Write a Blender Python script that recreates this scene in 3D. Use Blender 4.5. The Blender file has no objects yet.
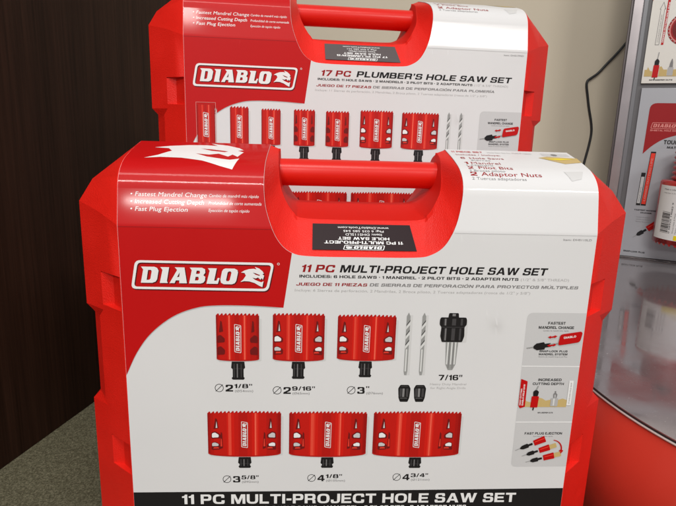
import bpy, bmesh, math, random
from mathutils import Vector, Matrix, noise
random.seed(7)
S = bpy.context.scene
COL = S.collection

# ------------------------------------------------------------------ materials
def lin(c):
    c /= 255.0
    return c / 12.92 if c <= .04045 else ((c + .055) / 1.055) ** 2.4
def rgb(r, g, b): return (lin(r), lin(g), lin(b), 1)

def mat(name, col, rough=.4, metal=0., coat=0., coat_rough=.1, spec=.5, var=0., var_scale=40., bump=0., bump_scale=600., bump_dist=.0005):
    m = bpy.data.materials.new(name); m.use_nodes = True
    nt = m.node_tree; b = nt.nodes['Principled BSDF']
    b.inputs['Base Color'].default_value = col
    b.inputs['Roughness'].default_value = rough
    b.inputs['Metallic'].default_value = metal
    b.inputs['Coat Weight'].default_value = coat
    b.inputs['Coat Roughness'].default_value = coat_rough
    b.inputs['Specular IOR Level'].default_value = spec
    tc = nt.nodes.new('ShaderNodeTexCoord')
    if var:
        n = nt.nodes.new('ShaderNodeTexNoise'); n.inputs['Scale'].default_value = var_scale; n.inputs['Detail'].default_value = 5
        nt.links.new(tc.outputs['Object'], n.inputs['Vector'])
        mr = nt.nodes.new('ShaderNodeMapRange'); mr.inputs['To Min'].default_value = 1 - var; mr.inputs['To Max'].default_value = 1 + var
        mr.inputs['From Min'].default_value = .3; mr.inputs['From Max'].default_value = .7
        nt.links.new(n.outputs['Fac'], mr.inputs['Value'])
        mx = nt.nodes.new('ShaderNodeVectorMath'); mx.operation = 'SCALE'
        mx.inputs[0].default_value = col[:3]
        nt.links.new(mr.outputs['Result'], mx.inputs['Scale'])
        nt.links.new(mx.outputs['Vector'], b.inputs['Base Color'])
        r = nt.nodes.new('ShaderNodeMapRange'); r.inputs['To Min'].default_value = max(.02, rough * (1 - var * 2)); r.inputs['To Max'].default_value = min(1, rough * (1 + var * 2))
        r.inputs['From Min'].default_value = .3; r.inputs['From Max'].default_value = .7
        nt.links.new(n.outputs['Fac'], r.inputs['Value']); nt.links.new(r.outputs['Result'], b.inputs['Roughness'])
    if bump:
        n2 = nt.nodes.new('ShaderNodeTexNoise'); n2.inputs['Scale'].default_value = bump_scale; n2.inputs['Detail'].default_value = 3
        nt.links.new(tc.outputs['Object'], n2.inputs['Vector'])
        bp = nt.nodes.new('ShaderNodeBump'); bp.inputs['Strength'].default_value = bump; bp.inputs['Distance'].default_value = bump_dist
        nt.links.new(n2.outputs['Fac'], bp.inputs['Height']); nt.links.new(bp.outputs['Normal'], b.inputs['Normal'])
    return m

G = dict(rough=.5, coat=.2, coat_rough=.075, spec=.2)
M = {
 'case':   mat('textured_red_plastic', (.76, .014, .007, 1), .46, spec=.32, var=.07, var_scale=22, bump=.6, bump_scale=1250, bump_dist=.0007),
 'smooth': mat('smooth_red_plastic', (.68, .011, .005, 1), .30, spec=.4, var=.015, var_scale=20),
 'satin':  mat('satin_red_plastic', (.62, .012, .006, 1), .6, spec=.18),
 'paper':  mat('coated_white_card', rgb(217, 216, 216), var=.012, var_scale=14, **G),
 'red':    mat('red_print', rgb(188, 6, 9), var=.02, var_scale=14, **G),
 'black':  mat('black_print', rgb(28, 26, 27), **G),
 'white':  mat('white_print', rgb(232, 231, 230), **G),
 'darkred': mat('dark_red_print', rgb(150, 22, 26), **G),
 'shade':  mat('dark_shadow_print', rgb(82, 14, 18), **G),
 'grey':   mat('grey_print', rgb(128, 126, 126), **G),
 'lgrey':  mat('light_grey_print', rgb(176, 174, 173), **G),
 'pgrey':  mat('panel_grey_print', rgb(198, 197, 197), **G),
 'sgrey':  mat('soft_grey_print', rgb(206, 205, 204), **G),
 'saw':    mat('saw_red_print', rgb(208, 26, 16), **G),
 'sawhi':  mat('saw_highlight_print', rgb(240, 108, 84), **G),
 'sawmid': mat('saw_mid_print', rgb(226, 60, 44), **G),
 'sawlo':  mat('saw_dark_print', rgb(176, 24, 20), **G),
 'hole':   mat('saw_hole_print', rgb(110, 20, 20), **G),
 'dgrey':  mat('dark_grey_print', rgb(66, 64, 65), **G),
 'steel':  mat('steel_print', rgb(150, 150, 148), **G),
 'steelhi': mat('steel_light_print', rgb(214, 214, 212), **G),
 'wood':   mat('timber_print', rgb(196, 170, 112), **G),
 'pink':   mat('pink_print', rgb(214, 132, 126), **G),
 'yellow': mat('yellow_sticker', rgb(238, 214, 40), **G),
 'sticker': mat('black_sticker', rgb(34, 16, 20), rough=.5, spec=.25),
}

# ------------------------------------------------------------------ helpers
def link(name, me, parent=None, mats=(), loc=None, rotz=None):
    o = bpy.data.objects.new(name, me); COL.objects.link(o)
    if parent: o.parent = parent
    if me is not None:
        for m in mats: me.materials.append(m)
    if loc is not None: o.location = loc
    if rotz is not None: o.rotation_euler = (0, 0, rotz)
    return o
def tag(o, label, cat=None, group=None, kind=None):
    if label: o['label'] = label
    if cat: o['category'] = cat
    if group: o['group'] = group
    if kind: o['kind'] = kind
    return o
def thing(name, label, cat, loc=(0, 0, 0), rotz=0, group=None):
    return tag(link(name, None, loc=loc, rotz=rotz), label, cat, group)
def bm_obj(name, bm, mats, parent=None, smooth=False, bevel=0, seg=2, loc=None, rotz=None, angle=25):
    me = bpy.data.meshes.new(name)
    bmesh.ops.recalc_face_normals(bm, faces=bm.faces[:])
    bm.to_mesh(me); bm.free()
    if smooth:
        for p in me.polygons: p.use_smooth = True
    o = link(name, me, parent, mats if isinstance(mats, (list, tuple)) else [mats], loc, rotz)
    if bevel:
        md = o.modifiers.new('bevel', 'BEVEL'); md.width = bevel; md.segments = seg; md.limit_method = 'ANGLE'; md.angle_limit = math.radians(angle)
        md.harden_normals = False
    return o
def box(bm, x0, x1, y0, y1, z0, z1, mi=0):
    r = bmesh.ops.create_cube(bm, size=1, matrix=Matrix.Translation(((x0+x1)/2, (y0+y1)/2, (z0+z1)/2)) @ Matrix.Diagonal((x1-x0, y1-y0, z1-z0, 1)))
    for f in {f for v in r['verts'] for f in v.link_faces}: f.material_index = mi
def tube(bm, pts, r, n=12, caps=True):
    pts = [Vector(p) for p in pts]; rings = []
    up = Vector((0, 0, 1)) if abs((pts[1]-pts[0]).normalized().z) < .9 else Vector((0, 1, 0))
    for i, p in enumerate(pts):
        t = (pts[min(i+1, len(pts)-1)] - pts[max(i-1, 0)]).normalized()
        a = t.cross(up).normalized(); b = a.cross(t)
        rr = r[i] if isinstance(r, (list, tuple)) else r
        rings.append([bm.verts.new(p + (a*math.cos(k*2*math.pi/n) + b*math.sin(k*2*math.pi/n))*rr) for k in range(n)])
    for A, B in zip(rings, rings[1:]):
        for k in range(n): bm.faces.new((A[k], A[(k+1) % n], B[(k+1) % n], B[k]))
    if caps: bm.faces.new(rings[0]); bm.faces.new(rings[-1])
def catmull(P, n=6):
    P = [Vector(p) for p in P]; out = []
    for i in range(len(P)-1):
        p0 = P[i-1] if i else P[0]*2 - P[1]
        p1, p2 = P[i], P[i+1]
        p3 = P[i+2] if i+2 < len(P) else P[-1]*2 - P[-2]
        for k in range(n):
            t = k/n
            out.append(.5*((2*p1) + (p2-p0)*t + (2*p0-5*p1+4*p2-p3)*t*t + (3*p1-p0-3*p2+p3)*t**3))
    out.append(P[-1]); return out
def fillet(P, r, n=5):
    out = []; N = len(P)
    for i in range(N):
        a, b, c = Vector(P[i-1][:2]), Vector(P[i][:2]), Vector(P[(i+1) % N][:2])
        ri = r[i] if isinstance(r, (list, tuple)) else r
        d1, d2 = (a-b), (c-b); k = min(ri, d1.length*.49, d2.length*.49)
        if k <= 0: out.append(tuple(b)); continue
        s, e = b + d1.normalized()*k, b + d2.normalized()*k
        for j in range(n+1):
            t = j/n; q = s*(1-t)**2 + b*2*t*(1-t) + e*t*t
            out.append((q.x, q.y))
    return out

# ---- flat artwork: filled outlines and lettering, collected in 2D (metres) and then laid on a surface
def fill(loops):
    """Loops (even-odd) -> (verts, faces) in 2D."""
    cu = bpy.data.curves.new('outline', 'CURVE'); cu.dimensions = '2D'; cu.fill_mode = 'BOTH'
    for L in loops:
        sp = cu.splines.new('POLY'); sp.points.add(len(L)-1)
        for p, q in zip(sp.points, L): p.co = (q[0]*100, q[1]*100, 0, 1)
        sp.use_cyclic_u = True
    ob = bpy.data.objects.new('outline', cu); me = bpy.data.meshes.new_from_object(ob)
    V = [(v.co.x/100, v.co.y/100) for v in me.vertices]; F = [tuple(p.vertices) for p in me.polygons]
    bpy.data.objects.remove(ob); bpy.data.curves.remove(cu); bpy.data.meshes.remove(me)
    return V, F
TCACHE = {}
def glyphs(s, bold):
    key = (s, bold)
    if key not in TCACHE:
        cu = bpy.data.curves.new('lettering', 'FONT'); cu.body = s; cu.size = 1; cu.offset = bold; cu.resolution_u = 3
        cu.fill_mode = 'BOTH'; cu.space_character = 1.0 + bold*2.2
        ob = bpy.data.objects.new('lettering', cu); me = bpy.data.meshes.new_from_object(ob)
        V = [(v.co.x, v.co.y) for v in me.vertices]; F = [tuple(p.vertices) for p in me.polygons]
        bpy.data.objects.remove(ob); bpy.data.curves.remove(cu); bpy.data.meshes.remove(me)
        TCACHE[key] = (V, F)
    return TCACHE[key]
CAPH = max(v[1] for v in glyphs('H', 0)[0])

def bent_normals(me):
    at = me.attributes['nrm'].data; L = []
    for p in me.polygons:
        for li in p.loop_indices:
            n = Vector(at[me.loops[li].vertex_index].vector)
            L.append(tuple(n) if n.length > .5 and abs(n.dot(p.normal)) > .5 else tuple(p.normal))
    me.normals_split_custom_set(L)
# heavy extended capitals, drawn as outlines on a cap height of 1: (x, y, corner radius)
BG = {
 'A': (1.16, [[(0,0),(.42,1),(.74,1),(1.16,0),(.86,0),(.78,.2),(.37,.2),(.29,0)], [(.44,.38),(.71,.38),(.575,.74)]]),
 'B': (1.03, [[(0,0),(0,1),(.96,1,.25),(.96,.54,.14),(.9,.52),(1.03,.48,.14),(1.03,0,.27)], [(.27,.6),(.27,.81),(.69,.81,.1),(.69,.6,.1)], [(.27,.19),(.27,.42),(.75,.42,.11),(.75,.19,.11)]]),
 'C': (1.08, [[(1.06,.64),(1.06,1,.40),(0,1,.45),(0,0,.45),(1.08,0,.40),(1.08,.38),(.80,.38),(.80,.19,.15),(.28,.19,.2),(.28,.81,.2),(.78,.81,.15),(.78,.64)]]),
 'D': (1.08, [[(0,0),(0,1),(1.08,1,.42),(1.08,0,.42)], [(.27,.2),(.27,.8),(.80,.8,.22),(.80,.2,.22)]]),
 'E': (.94, [[(0,0),(0,1),(.92,1),(.92,.8),(.27,.8),(.27,.6),(.86,.6),(.86,.41),(.27,.41),(.27,.2),(.94,.2),(.94,0)]]),
 'F': (.90, [[(0,0),(0,1),(.9,1),(.9,.8),(.27,.8),(.27,.58),(.82,.58),(.82,.38),(.27,.38),(.27,0)]]),
 'G': (1.09, [[(1.06,.66),(1.06,1,.38),(0,1,.45),(0,0,.45),(.84,0,.2),(.86,.12),(.9,0),(1.09,0),(1.09,.53),(.57,.53),(.57,.34),(.80,.34),(.80,.19,.12),(.28,.19,.2),(.28,.81,.2),(.78,.81,.13),(.78,.66)]]),
 'H': (1.06, [[(0,0),(0,1),(.27,1),(.27,.61),(.79,.61),(.79,1),(1.06,1),(1.06,0),(.79,0),(.79,.4),(.27,.4),(.27,0)]]),
 'I': (.27, [[(0,0),(0,1),(.27,1),(.27,0)]]),
 'J': (.86, [[(.59,1),(.86,1),(.86,0,.35),(0,0,.32),(0,.38),(.26,.38),(.26,.18,.1),(.59,.18,.12)]]),
 'K': (1.10, [[(0,0),(0,1),(.27,1),(.27,.6),(.72,1),(1.06,1),(.6,.6),(1.1,0),(.77,0),(.42,.44),(.27,.31),(.27,0)]]),
 'L': (.86, [[(0,0),(0,1),(.27,1),(.27,.21),(.86,.21),(.86,0)]]),
 'M': (1.30, [[(0,0),(0,1),(.39,1),(.65,.36),(.91,1),(1.3,1),(1.3,0),(1.04,0),(1.04,.68),(.77,0),(.53,0),(.26,.68),(.26,0)]]),
 'N': (1.07, [[(0,0),(0,1),(.31,1),(.81,.34),(.81,1),(1.07,1),(1.07,0),(.77,0),(.26,.66),(.26,0)]]),
 'O': (1.14, [[(0,0,.45),(0,1,.45),(1.14,1,.45),(1.14,0,.45)], [(.28,.19,.22),(.28,.81,.22),(.86,.81,.22),(.86,.19,.22)]]),
 'P': (.98, [[(0,0),(0,1),(.98,1,.28),(.98,.34,.28),(.27,.34),(.27,0)], [(.27,.54),(.27,.8),(.71,.8,.12),(.71,.54,.12)]]),
 'R': (1.05, [[(0,0),(0,1),(1,1,.26),(1,.45,.14),(.88,.41),(1,.33,.1),(1.0,.08,.05),(1.05,0),(.75,0),(.73,.1),(.73,.35,.12),(.27,.35),(.27,0)], [(.27,.55),(.27,.8),(.73,.8,.11),(.73,.55,.11)]]),
 'S': (1.0, [[(.95,.68),(.95,1,.28),(.04,1,.3),(.04,.42,.24),(.72,.42,.08),(.72,.18,.08),(.27,.18,.08),(.27,.32),(0,.32),(0,0,.28),(1,0,.3),(1,.59,.24),(.31,.59,.08),(.31,.82,.08),(.69,.82,.08),(.69,.68)]]),
 'T': (.98, [[(.355,0),(.355,.79),(0,.79),(0,1),(.98,1),(.98,.79),(.625,.79),(.625,0)]]),
 'U': (1.06, [[(0,1),(.27,1),(.27,.2,.16),(.79,.2,.16),(.79,1),(1.06,1),(1.06,0,.42),(0,0,.42)]]),
 'V': (1.14, [[(0,1),(.3,1),(.58,.32),(.86,1),(1.14,1),(.73,0),(.43,0)]]),
 'W': (1.60, [[(0,1),(.29,1),(.46,.34),(.66,1),(.94,1),(1.14,.34),(1.31,1),(1.6,1),(1.29,0),(1.0,0),(.8,.64),(.6,0),(.31,0)]]),
 'X': (1.10, [[(0,0),(.38,.52),(.03,1),(.36,1),(.56,.7),(.76,1),(1.07,1),(.72,.52),(1.1,0),(.77,0),(.55,.34),(.32,0)]]),
 'Y': (1.12, [[(0,1),(.32,1),(.57,.62),(.82,1),(1.12,1),(.7,.38),(.7,0),(.43,0),(.43,.38)]]),
 'Z': (.97, [[(0,0),(0,.2),(.6,.79),(.04,.79),(.04,1),(.95,1),(.95,.8),(.36,.21),(.97,.21),(.97,0)]]),
 '0': (.98, [[(0,0,.42),(0,1,.42),(.98,1,.42),(.98,0,.42)], [(.28,.19,.18),(.28,.81,.18),(.70,.81,.18),(.70,.19,.18)]]),
 '1': (.48, [[(.21,0),(.21,.66),(0,.66),(0,.82),(.2,.86),(.27,1),(.48,1),(.48,0)]]),
 '2': (.95, [[(0,0),(0,.22,.1),(.66,.6,.12),(.66,.82,.08),(.29,.82,.08),(.29,.64),(.02,.64),(.02,1,.3),(.94,1,.3),(.94,.5,.15),(.42,.2),(.95,.2),(.95,0)]]),
 '3': (.96, [[(.02,.68),(.02,1,.28),(.92,1,.25),(.92,.54,.1),(.86,.52),(.96,.48,.1),(.96,0,.28),(0,0,.28),(0,.33),(.27,.33),(.27,.18,.08),(.68,.18,.1),(.68,.43,.1),(.36,.43),(.36,.59),(.64,.59,.08),(.64,.82,.08),(.28,.82,.08),(.28,.68)]]),
 '4': (.96, [[(.55,0),(.55,.2),(0,.2),(0,.4),(.5,1),(.81,1),(.81,.4),(.96,.4),(.96,.2),(.81,.2),(.81,0)], [(.24,.4),(.55,.4),(.55,.76)]]),
 '5': (.95, [[(0,.3),(0,0,.28),(.95,0,.3),(.95,.66,.26),(.32,.66),(.34,.8),(.88,.8),(.88,1),(.12,1),(.04,.46),(.28,.46),(.30,.5),(.67,.5,.1),(.67,.18,.12),(.28,.18,.1),(.28,.3)]]),
 '6': (.95, [[(.9,.7),(.9,1,.28),(0,1,.35),(0,0,.35),(.95,0,.3),(.95,.62,.28),(.28,.62),(.28,.82,.12),(.63,.82,.08),(.63,.7)], [(.28,.18,.1),(.28,.45,.1),(.67,.45,.1),(.67,.18,.1)]]),
 '7': (.92, [[(0,.79),(0,1),(.92,1),(.92,.82),(.5,0),(.2,0),(.62,.79)]]),
 '8': (.96, [[(.04,1,.25),(.92,1,.25),(.92,.54,.12),(.86,.52),(.96,.46,.1),(.96,0,.28),(0,0,.28),(0,.46,.1),(.1,.52),(.04,.54,.12)], [(.30,.61,.07),(.30,.83,.07),(.66,.83,.07),(.66,.61,.07)], [(.27,.17,.08),(.27,.44,.08),(.69,.44,.08),(.69,.17,.08)]]),
 '-': (.46, [[(0,.32),(0,.53),(.46,.53),(.46,.32)]]), '.': (.26, [[(0,0),(0,.24),(.26,.24),(.26,0)]]),
 ':': (.26, [[(0,0),(0,.24),(.26,.24),(.26,0)], [(0,.5),(0,.74),(.26,.74),(.26,.5)]]), ',': (.26, [[(0,0),(0,.24),(.26,.24),(.26,0),(.1,-.18),(0,-.18)]]),
 "'": (.24, [[(.05,.6),(0,1),(.26,1),(.19,.6)]]), '"': (.52, [[(.05,.6),(0,1),(.22,1),(.17,.6)], [(.35,.6),(.30,1),(.52,1),(.47,.6)]]),
 '/': (.52, [[(0,0),(.32,1),(.52,1),(.20,0)]]), '•': (.30, [[(0,.35,.15),(0,.65,.15),(.3,.65,.15),(.3,.35,.15)]]),
 '(': (.36, [[(.36,-.15),(.12,-.15,.1),(0,.5,.3),(.12,1.1,.1),(.36,1.1),(.24,.5,.3)]]), ')': (.36, [[(0,-.15),(.24,-.15,.1),(.36,.5,.3),(.24,1.1,.1),(0,1.1),(.12,.5,.3)]]),
 '%': (1.2, [[(0,.55,.15),(0,1,.15),(.5,1,.15),(.5,.55,.15)], [(.7,0,.15),(.7,.45,.15),(1.2,.45,.15),(1.2,0,.15)], [(.25,0),(.8,1),(.95,1),(.4,0)]]),
}
BG['9'] = (.95, [[(.95-p[0], 1-p[1]) + tuple(p[2:]) for p in L] for L in BG['6'][1]])
for acc, base in (('Ó', 'O'), ('Ú', 'U'), ('Í', 'I')):
    w_, L_ = BG[base]; c_ = w_/2; BG[acc] = (w_, L_ + [[(c_-.12, 1.08), (c_+.02, 1.28), (c_+.28, 1.28), (c_+.06, 1.08)]])
def block(s):
    key = ('block', s)
    if key in TCACHE: return TCACHE[key]
    x = 0; V = []; F = []
    for ch in s:
        if ch == ' ': x += .48; continue
        w, loops = BG[ch]
        gk = ('glyph', ch)
        if gk not in TCACHE:
            TCACHE[gk] = fill([fillet([p[:2] for p in L], [p[2] if len(p) > 2 else 0 for p in L], 4) for L in loops])
        v, f = TCACHE[gk]; o = len(V)
        V += [(a+x, b) for a, b in v]; F += [tuple(i+o for i in q) for q in f]
        x += w + .13
    TCACHE[key] = (V, F); return V, F

class Art:
    """Several coloured layers of print that end up as one mesh."""
    def __init__(s): s.items = []; s.mats = []
    def mi(s, m):
        if m not in s.mats: s.mats.append(m)
        return s.mats.index(m)
    def poly(s, m, *loops, layer=1):
        V, F = fill(loops); s.items.append((V, F, s.mi(m), layer)); return s
    def rect(s, m, x0, x1, y0, y1, layer=1, r=0):
        P = [(x0, y0), (x1, y0), (x1, y1), (x0, y1)]
        return s.poly(m, fillet(P, r) if r else P, layer=layer)
    def disc(s, m, x, y, r, layer=1, hole=0, ry=None):
        ry = ry or r; L = [[(x+r*math.cos(k*math.pi/12), y+ry*math.sin(k*math.pi/12)) for k in range(24)]]
        if hole: L.append([(x+(r-hole)*math.cos(k*math.pi/12), y+(ry-hole)*math.sin(k*math.pi/12)) for k in range(24)])
        return s.poly(m, *L, layer=layer)
    def line(s, m, a, b, w, layer=1):
        a, b = Vector(a), Vector(b); t = (b-a).normalized()*1.0; n = Vector((-t.y, t.x))*w/2
        return s.poly(m, [tuple(a+n), tuple(b+n), tuple(b-n), tuple(a-n)], layer=layer)
    def text(s, m, t, x0, x1, y, cap, bold=0., shear=0., layer=1, rot=0, center=False, width=None):
        """Lettering from x0 to x1 on base line y; rot in degrees turns it about (x0, y)."""
        if bold >= .02 and all(ch == ' ' or ch in BG for ch in t): (V, F), h0, bold = block(t), 1, 0
        else:
            bold = 0 if 'M' in t else min(bold, .006); (V, F), h0 = glyphs(t, bold), CAPH
        lo = min(v[0] for v in V); hi = max(v[0] for v in V)
        ky = cap/(h0 + 2*bold)
        kx = (x1-x0)/(hi-lo)
        c, n = math.cos(math.radians(rot)), math.sin(math.radians(rot)); W = []
        for vx, vy in V:
            yy = (vy+bold)*ky; xx = (vx-lo)*kx + yy*shear
            W.append((x0 + xx*c - yy*n, y + xx*n + yy*c))
        s.items.append((W, F, s.mi(m), layer)); return s
    def build(s, name, surf, parent, grid=.012, smooth=False):
        bm = bmesh.new(); NL = bm.verts.layers.float_vector.new('nrm') if smooth else None
        for V, F, mi, layer in s.items:
            b2 = bmesh.new(); vs = [b2.verts.new((x, y, 0)) for x, y in V]
            for f in F:
                try: b2.faces.new([vs[i] for i in f])
                except ValueError: pass
            cuts = surf.cuts(min(v[0] for v in V), max(v[0] for v in V), min(v[1] for v in V), max(v[1] for v in V), grid)
            for co, no in cuts:
                bmesh.ops.bisect_plane(b2, geom=b2.verts[:]+b2.edges[:]+b2.faces[:], plane_co=co, plane_no=no, dist=1e-7)
            b2.verts.index_update()
            nv = [bm.verts.new(surf.at(v.co.x, v.co.y, layer)) for v in b2.verts]
            if smooth:
                e = .0004
                for v, q in zip(b2.verts, nv):
                    x, y = v.co.x, v.co.y; y0, y1 = (y-2*e, y) if y > S_END-e else (y-e, y+e)
                    d1 = surf.at(x+e, y, layer)-surf.at(x-e, y, layer); d2 = surf.at(x, y1, layer)-surf.at(x, y0, layer)
                    q[NL] = d1.cross(d2).normalized()
            for f in b2.faces:
                try: g = bm.faces.new([nv[v.index] for v in f.verts])
                except ValueError: continue
                g.material_index = mi; g.smooth = smooth
            b2.free()
        bmesh.ops.triangulate(bm, faces=bm.faces[:])
        me = bpy.data.meshes.new(name)
        # all faces look outward
        for f in bm.faces:
            f.normal_update()
            c = f.calc_center_median()
            if f.normal.dot(surf.out(c)) < 0: f.normal_flip()
        bm.to_mesh(me)
        if smooth: bent_normals(me)
        bm.free()
        return link(name, me, parent, [M[m] for m in s.mats])

# ---- the case front: a vertical face, a steep shoulder and a rounded top, as arc length s against (y, z)
PROF = [(0, -.3348), (0, 0), (.0072, .035), (.020, .0435), (.037, .049), (.065, .0555)]
def make_profile():
    P = [Vector(p) for p in PROF]; out = [(-.3348, P[0])]; s = -.3348
    rr = [0, .0012, .0095, .0055, .008, 0]
    for i in range(1, len(P)):
        L = (P[i]-P[i-1]).length; s += L
        if i == len(P)-1: out.append((s, P[i])); break
        r = rr[i]; a = P[i] + (P[i-1]-P[i]).normalized()*r; b = P[i] + (P[i+1]-P[i]).normalized()*r
        for k in range(11):
            t = k/10; out.append((s - r + 2*r*t, a*(1-t)**2 + P[i]*2*t*(1-t) + b*t*t))
    return out
PR = make_profile(); S_END = PR[-1][0]
def prof(s):
    s = min(max(s, PR[0][0]), S_END)
    for (s0, p0), (s1, p1) in zip(PR, PR[1:]):
        if s <= s1:
            t = (s-s0)/(s1-s0) if s1 > s0 else 0
            d = (p1-p0).normalized(); return p0 + (p1-p0)*t, Vector((-d.y, d.x))
    return PR[-1][1], Vector((0, 1))
class Wrap:
    def __init__(self, base=.0006, seed=0.): self.base = base; self.seed = seed
    def wave(self, u, s):
        w = noise.noise(Vector((u*9 + self.seed, s*9, 3.1)))*.00035
        if s > -.004: w *= .05
        w += .0004*math.exp(-(((u-.104)/.005)**2 + ((s+.070)/.0018)**2)) + .0002*math.exp(-(((u-.1)/.008)**2 + ((s+.064)/.002)**2))
        return w
    def at(self, u, s, layer=0):
        p, n = prof(s); o = self.base + layer*.00011 + self.wave(u, s)
        return Vector((u, p.x + n.x*o, p.y + n.y*o))
    def out(self, c): return Vector((0, -1, .6))
    def cuts(self, x0, x1, y0, y1, g):
        C = []
        k = math.ceil(x0/g)
        while k*g < x1: C.append(((k*g, 0, 0), (1, 0, 0))); k += 1
        y = math.ceil(y0/g)*g
        while y < y1:
            if y < -.003: C.append(((0, y, 0), (0, 1, 0)))
            y += g
        y = max(math.ceil(y0/.003)*.003, .0015)
        while y < y1: C.append(((0, y, 0), (0, 1, 0))); y += .003
        for sv, p in PR[1:-1]:
            if y0 < sv < y1: C.append(((0, sv, 0), (0, 1, 0)))
        return C
class Flat:
    """A flat board: origin, along, up, facing normal."""
    def __init__(self, o, a, b, n, step=.00011): self.o, self.a, self.b, self.n, self.step = Vector(o), Vector(a), Vector(b), Vector(n), step
    def at(self, x, y, layer=0): return self.o + self.a*x + self.b*y + self.n*(layer*self.step)
    def out(self, c): return self.n
    def cuts(self, *a): return []
class Round:
    """An upright cylinder face, x is arc length measured from the side facing angle a0."""
    def __init__(self, c, r, a0): self.c, self.r, self.a0 = Vector(c), r, a0
    def at(self, x, y, layer=0):
        a = self.a0 + x/self.r; r = self.r + layer*.00015
        return self.c + Vector((math.cos(a)*r, math.sin(a)*r, y))
    def out(self, c): d = c-self.c; return Vector((d.x, d.y, 0))
    def cuts(self, x0, x1, y0, y1, g):
        C = []; k = math.ceil(x0/.003)
        while k*.003 < x1: C.append(((k*.003, 0, 0), (1, 0, 0))); k += 1
        return C

mm = .001
UCUT = [(-70.5, 97.6), (-71.2, 50), (-70.6, 22), (-67.2, 6), (-60.3, -9.4), (-50.5, -18), (-36, -20.3), (0, -20.4), (38, -20), (50.5, -17.8), (60.3, -10.6), (67.5, 4), (71.2, 20), (72.4, 35), (72, 55), (71, 97.6)]
def ucut(grow=0):
    P = catmull([(x, y, 0) for x, y in UCUT], 5); out = []
    for i, p in enumerate(P):
        a, b = P[max(i-1, 0)], P[min(i+1, len(P)-1)]; t = (b-a).normalized(); n = Vector((-t.y, t.x, 0))   # points into the opening
        q = p + n*grow
        if i in (0, len(P)-1): q.y = S_END*1000
        out.append((q.x*mm, min(q.y*mm, S_END)))
    return out

# ------------------------------------------------------------------ brand artwork
def zl(P, ox=0): return [((x+ox), -y) for x, y in P]
LET = [
 [[(135,140),(245,140),(268,149),(279,172),(264,248),(250,270),(222,281),(127,281),(152,165)], [(192,168),(216,168),(222,178),(208,245),(198,255),(176,255)]],
 [[(295,142),(368,142),(345,262),(352,281),(285,281),(312,165)]],
 [[(415,142),(496,142),(512,281),(448,281),(449,256),(420,256),(408,281),(366,281),(434,165)], [(455,185),(449,226),(430,228)]],
 [[(540,142),(642,142),(668,155),(669,185),(652,207),(668,222),(664,255),(650,273),(628,281),(530,281),(556,165)], [(597,168),(622,168),(625,186),(616,196),(591,196)], [(587,222),(610,222),(613,243),(604,254),(580,254)]],
 [[(692,145),(766,145),(742,254),(762,254),(772,230),(789,230),(772,282),(676,282),(706,168)]],
 [[(838,145),(916,145),(940,158),(944,180),(928,255),(914,275),(890,284),(822,284),(800,272),(794,245),(810,170),(822,152)], [(867,170),(884,171),(889,182),(874,245),(864,257),(846,256),(843,245),(856,182)]],
]
DRAG = [[(345,178),(375,160),(415,147),(452,144),(478,149),(462,127),(500,142),(528,165),(539,185),(527,191),(541,204),(531,240),(519,224),(511,240),(489,220),(470,229),(440,222),(466,243),(498,256),(517,262),(536,252),(526,306),(500,294),(460,270),(415,256),(372,254),(340,262),(364,240),(387,205),(376,183)], [(444,178),(470,184),(507,199),(500,206),(470,197)]]
FR_O = [(88,85),(1252,90),(1200,342),(42,336)]
FR_I = [(108,105),(1228,110),(1182,320),(68,316)]
def logo(art, x, y, w, rot=0, layer=1, ink='white', back='red', shade='shade', shear=0, hs=1.0, simple=False):
    """Rounded framed name with the head emblem; (x, y) is the lower left, w its width."""
    k = w/1210; c, n = math.cos(math.radians(rot)), math.sin(math.radians(rot))
    def T(P, dx=0, dy=0):
        out = []
        for a, b in P:
            X, Y = (a-42+dx)*k, (342-b+dy)*k*hs; out.append((x + X*c - Y*n, y + X*n + Y*c))
        return out
    if shade:
        art.poly(shade, T(fillet(FR_O, 45), 8, -10), T(fillet(FR_I, 32), 8, -10), layer=layer)
        for L in LET + [[[(p[0]+624, p[1]) for p in q] for q in DRAG]]:
            art.poly(shade, *[T(l, 8, -8) for l in L], layer=layer)
    art.poly(ink, T(fillet(FR_O, 45)), T(fillet(FR_I, 32)), layer=layer+1)
    for L in LET: art.poly(ink, *[T(l) for l in L], layer=layer+1)
    art.poly(ink, *[T([(p[0]+624, p[1]) for p in q]) for q in DRAG], layer=layer+1)
    return art

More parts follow.
